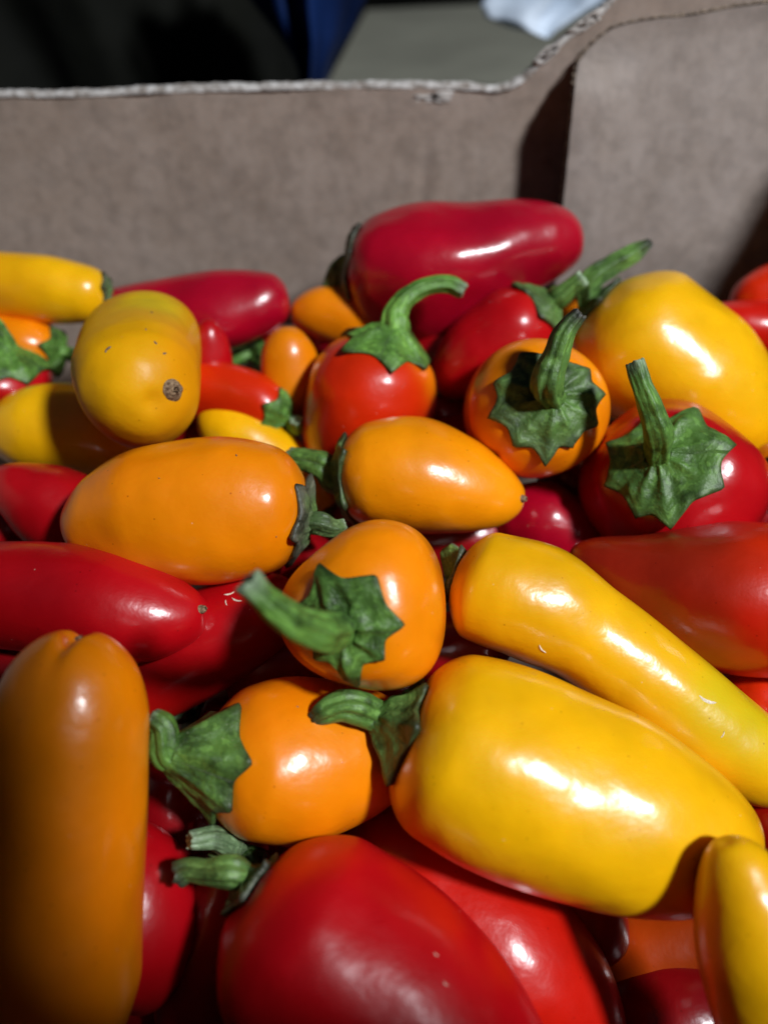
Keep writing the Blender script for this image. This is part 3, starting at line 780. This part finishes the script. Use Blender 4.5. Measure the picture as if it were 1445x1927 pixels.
def interp(x, pts):
    xs = [a for a, b in pts]; ys = [b for a, b in pts]
    return float(np.interp(x, xs, ys))
BASEZ = -0.265
XL, XR, YN = -0.215, 0.190, -0.03
box = thing('cardboard_box', 'brown corrugated cardboard box with torn top edge holding the heap of peppers', 'box', (0, .18, BASEZ))
bl = (0, .18, BASEZ)
TOP = [(-400,172),(0,166),(150,166),(300,158),(430,155),(560,152),(700,149),(830,150),(930,156),(960,152),(985,138),(1000,124),(1030,92),(1060,66),(1100,36),(1135,8),(1160,-20),(1200,-60),(1260,-75),(1700,-80)]
cols_px = list(range(-330, 960, 10)) + list(range(960, 1180, 4)) + list(range(1180, 1575, 12))
verts = []; 
NR = 26
for x in cols_px:
    yt = interp(x, TOP) + 14
    top = on_plane(x, yt, YB)
    for r_ in range(NR):
        f_ = r_/(NR-1)
        z = top[2]*(1-f_)+BASEZ*f_
        X = top[0]
        q = np.array([X, YB, z])
        q[1] += .0016*nz(q, 14) + .0005*nz(q, 60) - (.0012*math.exp(-((f_)/.05)**2)*max(0, nz(q, 40, 3)))
        # a long crease pressed in the board
        cx = .018+(-.06-z)*-.10
        q[1] += (.0009*math.exp(-((X-cx)/.0022)**2)-.0006*math.exp(-((X-cx-.005)/.003)**2))*(1 if -.125 < z < -.068 else .2)
        verts.append(q)
nx = len(cols_px)
fs = [(i*NR+r_, (i+1)*NR+r_, (i+1)*NR+r_+1, i*NR+r_+1) for i in range(nx-1) for r_ in range(NR-1)]
fr_n = len(verts)
back = [v+np.array([0, .0048, 0]) for v in verts]
allv = verts+back
fs += [(fr_n+i*NR+r_, fr_n+i*NR+r_+1, fr_n+(i+1)*NR+r_+1, fr_n+(i+1)*NR+r_) for i in range(nx-1) for r_ in range(NR-1)]
fs += [(i*NR+NR-1, (i+1)*NR+NR-1, fr_n+(i+1)*NR+NR-1, fr_n+i*NR+NR-1) for i in range(nx-1)]
link_mesh('back_wall', np.array(allv), fs, M_CARD, box, True, None, None, bl)
# crushed, torn top edge: a ragged strip leaning back over the wall
ev = []; K = 9
fine = []
for a, b in zip(cols_px[:-1], cols_px[1:]):
    n_ = max(1, int((b-a)/4)); fine += [a+(b-a)*k_/n_ for k_ in range(n_)]
for x in fine:
    yt = interp(x, TOP)
    c0 = on_plane(x, yt+14, YB)
    e = np.array([interp(x+2, TOP)-interp(x-2, TOP), 4.0]); 
    up = np.array([-(-e[0]), 0, e[1]]); up = unit(np.array([e[0]*1.0, 0, 4.0]))
    w = .0022*(1+.35*nz(c0, 90, 2)+.15*nz(c0, 300, 7))
    for k_ in range(K):
        a = k_/(K-1)*math.pi
        q = c0 + np.array([0, .0024-.0030*math.cos(a), 0]) + up*(w*math.sin(a)**.8) - up*.0004
        q = q + np.array([nz(q, 800, 1), nz(q, 700, 5), nz(q, 650, 9)])*.00028
        ev.append(q)
ef = [(i*K+k_, i*K+k_+1, (i+1)*K+k_+1, (i+1)*K+k_) for i in range(len(fine)-1) for k_ in range(K-1)]
link_mesh('torn_edge', np.array(ev), ef, M_EDGE, box, False, None, None, bl)

def patch(px_py, name, lift):
    pts = [on_plane(a, b, YB) for a, b in px_py]; n_ = len(pts); c = sum(pts)/n_
    ring = []
    for i in range(n_):
        for k_ in range(6):
            a = k_/6; q = pts[i]*(1-a)+pts[(i+1) % n_]*a
            ring.append(q+np.array([nz(q, 300, 3), 0, nz(q, 300, 8)])*.0007)
    m_ = len(ring); v = [c+np.array([0, -lift-.0004, 0])]
    for s_, l_ in ((.5, lift+.0001), (.97, lift), (1., -.0004)):
        v += [c+(q-c)*s_+np.array([0, -l_+nz(q, 300, 2)*.00012, 0]) for q in ring]
    f = [(0, 1+j, 1+(j+1) % m_) for j in range(m_)]+grid_faces(3, m_, True, 1)
    link_mesh(name, np.array(v), f, M_PAPER, box, True, None, None, bl)
patch([(742,172), (770,170), (856,171), (846,192), (800,196), (752,191)], 'torn_paper', .0002)
patch([(998,118), (1030,88), (1066,72), (1052,96), (1034,112), (1012,124)], 'torn_paper', .0006)
patch([(1062,62), (1100,32), (1136,12), (1128,40), (1096,60)], 'torn_paper', .0004)
# right corner panel: an inner flap, touching the wall at its top and standing off below
def panel_y(py): return YB-.0015-.0165*max(0, min(1, (py-60)/420.0))
pl_left = [(1172,47),(1150,55),(1125,75),(1105,95),(1088,118),(1084,135),(1080,180),(1074,240),(1067,310),(1060,380),(1052,460),(1040,580),(1022,760)]
def panel_top(x): return interp(x, [(1084,128),(1088,118),(1105,95),(1125,75),(1150,55),(1172,47),(1230,36),(1300,30),(1380,14),(1445,6),(1600,-12)])
def panel_pt(px, py, c_=1.0):
    w = math.exp(-(c_/.16)**2)
    near = .016*max(0, min(1, (py-92)/80.0))
    near = near if near < .001 else near
    return on_plane(px, py, YB-.0015-(w*near+(1-w)*(YB-.0015-panel_y(py))))
px_cols = [0, .004, .010, .018, .03, .045, .06, .08, .1, .13, .16, .2, .25, .3, .36, .42, .5, .58, .66, .75, .85, 1]
rows = list(np.linspace(0, 1, 34))
fv = []
for r_ in rows:
    for c_ in px_cols:
        xt = 1086+c_*(1590-1086)
        yt = panel_top(xt)
        xb = 1016+c_*(1530-1016)
        yb = 800
        g = r_
        y = yt+(yb-yt)*g
        left_at = interp(y, [(b_, a_) for a_, b_ in pl_left if b_ >= 118])
        x = left_at+c_*(1590-left_at) if y > 118 else xt
        x += 1.2*noise.noise(Vector((y*.05, 0, 0))) if c_ == 0 else 0
        q = panel_pt(x, y, c_)
        q[1] += .0009*nz(q, 30, 4)
        if q[0] > XR-.001: q[0] = XR-.001
        fv.append(q)
nc_ = len(px_cols)
pf = [(i*nc_+j, i*nc_+j+1, (i+1)*nc_+j+1, (i+1)*nc_+j) for i in range(len(rows)-1) for j in range(nc_-1)]
n0 = len(fv)
fb = [q+np.array([0, .0032, 0]) for q in fv]
pf += [(n0+a, n0+d, n0+c, n0+b) for a, b, c, d in pf]
link_mesh('corner_flap', np.array(fv+fb), pf, M_CARD2, box, True, None, None, bl)
# the flap's cut edges, dark and fluted
ring = [i*nc_ for i in range(len(rows)-1, -1, -1)] + list(range(1, nc_))
cv_, cf_ = [], []
path = [fv[i] for i in ring]
dense = []
for a, b in zip(path[:-1], path[1:]):
    n_ = max(1, int(np.linalg.norm(b-a)/.0007)); dense += [a+(b-a)*k_/n_ for k_ in range(n_)]
for i, q in enumerate(dense):
    tq_ = unit(dense[min(i+1, len(dense)-1)]-dense[max(i-1, 0)])
    out = unit(np.cross(tq_, np.array([0, 1., 0])))
    if out[0] > 0 and out[2] <= 0: out = -out
    for k_ in range(5):
        a = k_/4
        cv_.append(q + np.array([0, -.0003+.0036*a, 0]) + out*(.0004+.0005*math.sin(a*math.pi)+.0004*nz(q, 900, k_)+.0003*math.sin(i*1.3)*(k_ in (1, 2, 3))))
cf_ = [(i*5+k_, i*5+k_+1, (i+1)*5+k_+1, (i+1)*5+k_) for i in range(len(dense)-1) for k_ in range(4)]
link_mesh('flap_edge', np.array(cv_), cf_, M_CUT, box, False, None, None, bl)

def slab(name, pts_xz_or, thick, mat, axis):
    """outline given as world points in a plane, extruded along axis"""
    n_ = len(pts_xz_or); a = np.array(pts_xz_or, float); b = a+np.array(axis)*thick
    v = np.concatenate([a, b])
    f = [tuple(range(n_)), tuple(range(2*n_-1, n_-1, -1))] + [(i, i+n_, (i+1) % n_+n_, (i+1) % n_) for i in range(n_)]
    return link_mesh(name, v, f, mat, box, False, None, None, bl)
# side walls, the near wall with an added shading flap and the base
slab('right_wall', [(XR, YB, BASEZ), (XR, YB, -.004), (XR, .268, -.012), (XR, .243, -.022), (XR, .230, -.046), (XR, .20, -.052), (XR, .10, -.052), (XR, YN, -.046), (XR, YN, BASEZ)], .005, M_CARD, (1, 0, 0))
slab('left_wall', [(XL, YB, BASEZ), (XL, YB, -.055), (XL, .20, -.055), (XL, YN, -.055), (XL, YN, BASEZ)], .005, M_CARD, (-1, 0, 0))
slab('near_wall_blocker', [(XL, YN, BASEZ), (XL, YN, .15), (.147, YN, .15), (.138, YN, .13), (.118, YN, .074), (.103, YN, .050), (.097, YN, .030), (.110, YN, .020), (.144, YN, .018), (.158, YN, -.05), (XR, YN, -.055), (XR, YN, BASEZ)], .005, M_CARD, (0, -1, 0))  # raised flap and ledge are added out of view to shade the lower left
slab('box_base', [(XL, YN, BASEZ), (XR, YN, BASEZ), (XR, YB, BASEZ), (XL, YB, BASEZ)], .005, M_CARD, (0, 0, -1))

# ------------------------------------------------------------------ what lies beyond the box
FZ = BASEZ-.006
def structure(name, v, f, m):
    o = link_mesh(name, np.array(v), f, m, None, True); o['kind'] = 'structure'; return o
structure('floor', [(-4, -2, FZ), (4, -2, FZ), (4, 5, FZ), (-4, 5, FZ)], [(0, 1, 2, 3)], M_FLOOR)
structure('wall', [(-4, 2.2, FZ), (4, 2.2, FZ), (4, 2.2, 2.5), (-4, 2.2, 2.5)], [(0, 1, 2, 3)], M_DARK)

def drape(name, label, cat, mat, outline, depth, thick=.05, folds=(30, .01), nx_=40, ny_=30):
    """a soft hanging sheet: outline gives left and right px for rows of py"""
    rows_ = sorted(outline)
    v = []; 
    for iy in range(ny_):
        py = rows_[0][0]+(rows_[-1][0]-rows_[0][0])*iy/(ny_-1)
        l = float(np.interp(py, [r_[0] for r_ in rows_], [r_[1] for r_ in rows_]))
        r__ = float(np.interp(py, [r_[0] for r_ in rows_], [r_[2] for r_ in rows_]))
        for ix in range(nx_):
            a = ix/(nx_-1); q = on_plane(l+(r__-l)*a, py, depth)
            q[1] -= thick*math.sin(a*math.pi)**.6 + folds[1]*noise.noise(Vector((a*folds[0]*.2, iy*.05, 1)))
            v.append(q)
    f = [(i*nx_+j, i*nx_+j+1, (i+1)*nx_+j+1, (i+1)*nx_+j) for i in range(ny_-1) for j in range(nx_-1)]
    n1 = len(v)
    v2 = []
    for k_, q in enumerate(v):
        a = (k_ % nx_)/(nx_-1); v2.append(q+np.array([0, .004+thick*1.6*math.sin(a*math.pi)**.6, 0]))
    f += [(n1+a, n1+d, n1+c, n1+b) for a, b, c, d in f]
    c0 = np.mean(v, axis=0)
    o = link_mesh(name, np.array(v+v2), f, mat, None, True, None, None, c0)
    o.location = Vector(c0); o['label'] = label; o['category'] = cat
    return o
drape('blue_cloth', 'dark blue cloth hanging to a point behind the box', 'cloth', M_BLUE,
      [(-260, 380, 760), (-80, 430, 720), (0, 470, 688), (60, 520, 662), (110, 556, 632), (160, 572, 612), (230, 585, 600)], .56, .05, (30, .03))
drape('black_bag', 'black crumpled bag behind the left of the box', 'bag', M_DARK,
      [(-300, -700, 560), (0, -600, 580), (200, -500, 620), (500, -450, 640)], .74, .10, (60, .05), 70)
drape('white_film', 'pale blue-white plastic film lying behind the box corner', 'film', M_WHITE,
      [(-60, 930, 1200), (-20, 925, 1150), (10, 905, 1130), (35, 915, 1090), (55, 960, 1050), (66, 1010, 1030)], .52, .01, (20, .012))
# a second box behind, only its slanting lid in view
ob = thing('old_box', 'olive brown cardboard box standing behind the blue cloth', 'box', (.15, .62, FZ))
def lid(name, pts, m, th=.004):
    a = np.array(pts, float); b = a-np.array([0, 0, th]); n_ = len(a)
    f = [tuple(range(n_)), tuple(range(2*n_-1, n_-1, -1))]+[(i, i+n_, (i+1) % n_+n_, (i+1) % n_) for i in range(n_)]
    link_mesh(name, np.concatenate([a, b]), f, m, ob, False, None, None, (.15, .62, FZ))
A_ = on_plane(560, 260, .50); B_ = on_plane(1250, 260, .50); C_ = on_plane(1300, -10, .90); D_ = on_plane(690, 18, .90)
lid('lid', [A_, B_, C_, D_], M_OLIVE)
lid('front_panel', [A_+np.array([0, 0, -.004]), B_+np.array([0, 0, -.004]), B_+np.array([0, .003, -.004]), A_+np.array([0, .003, -.004])], M_OLIVE, .11)
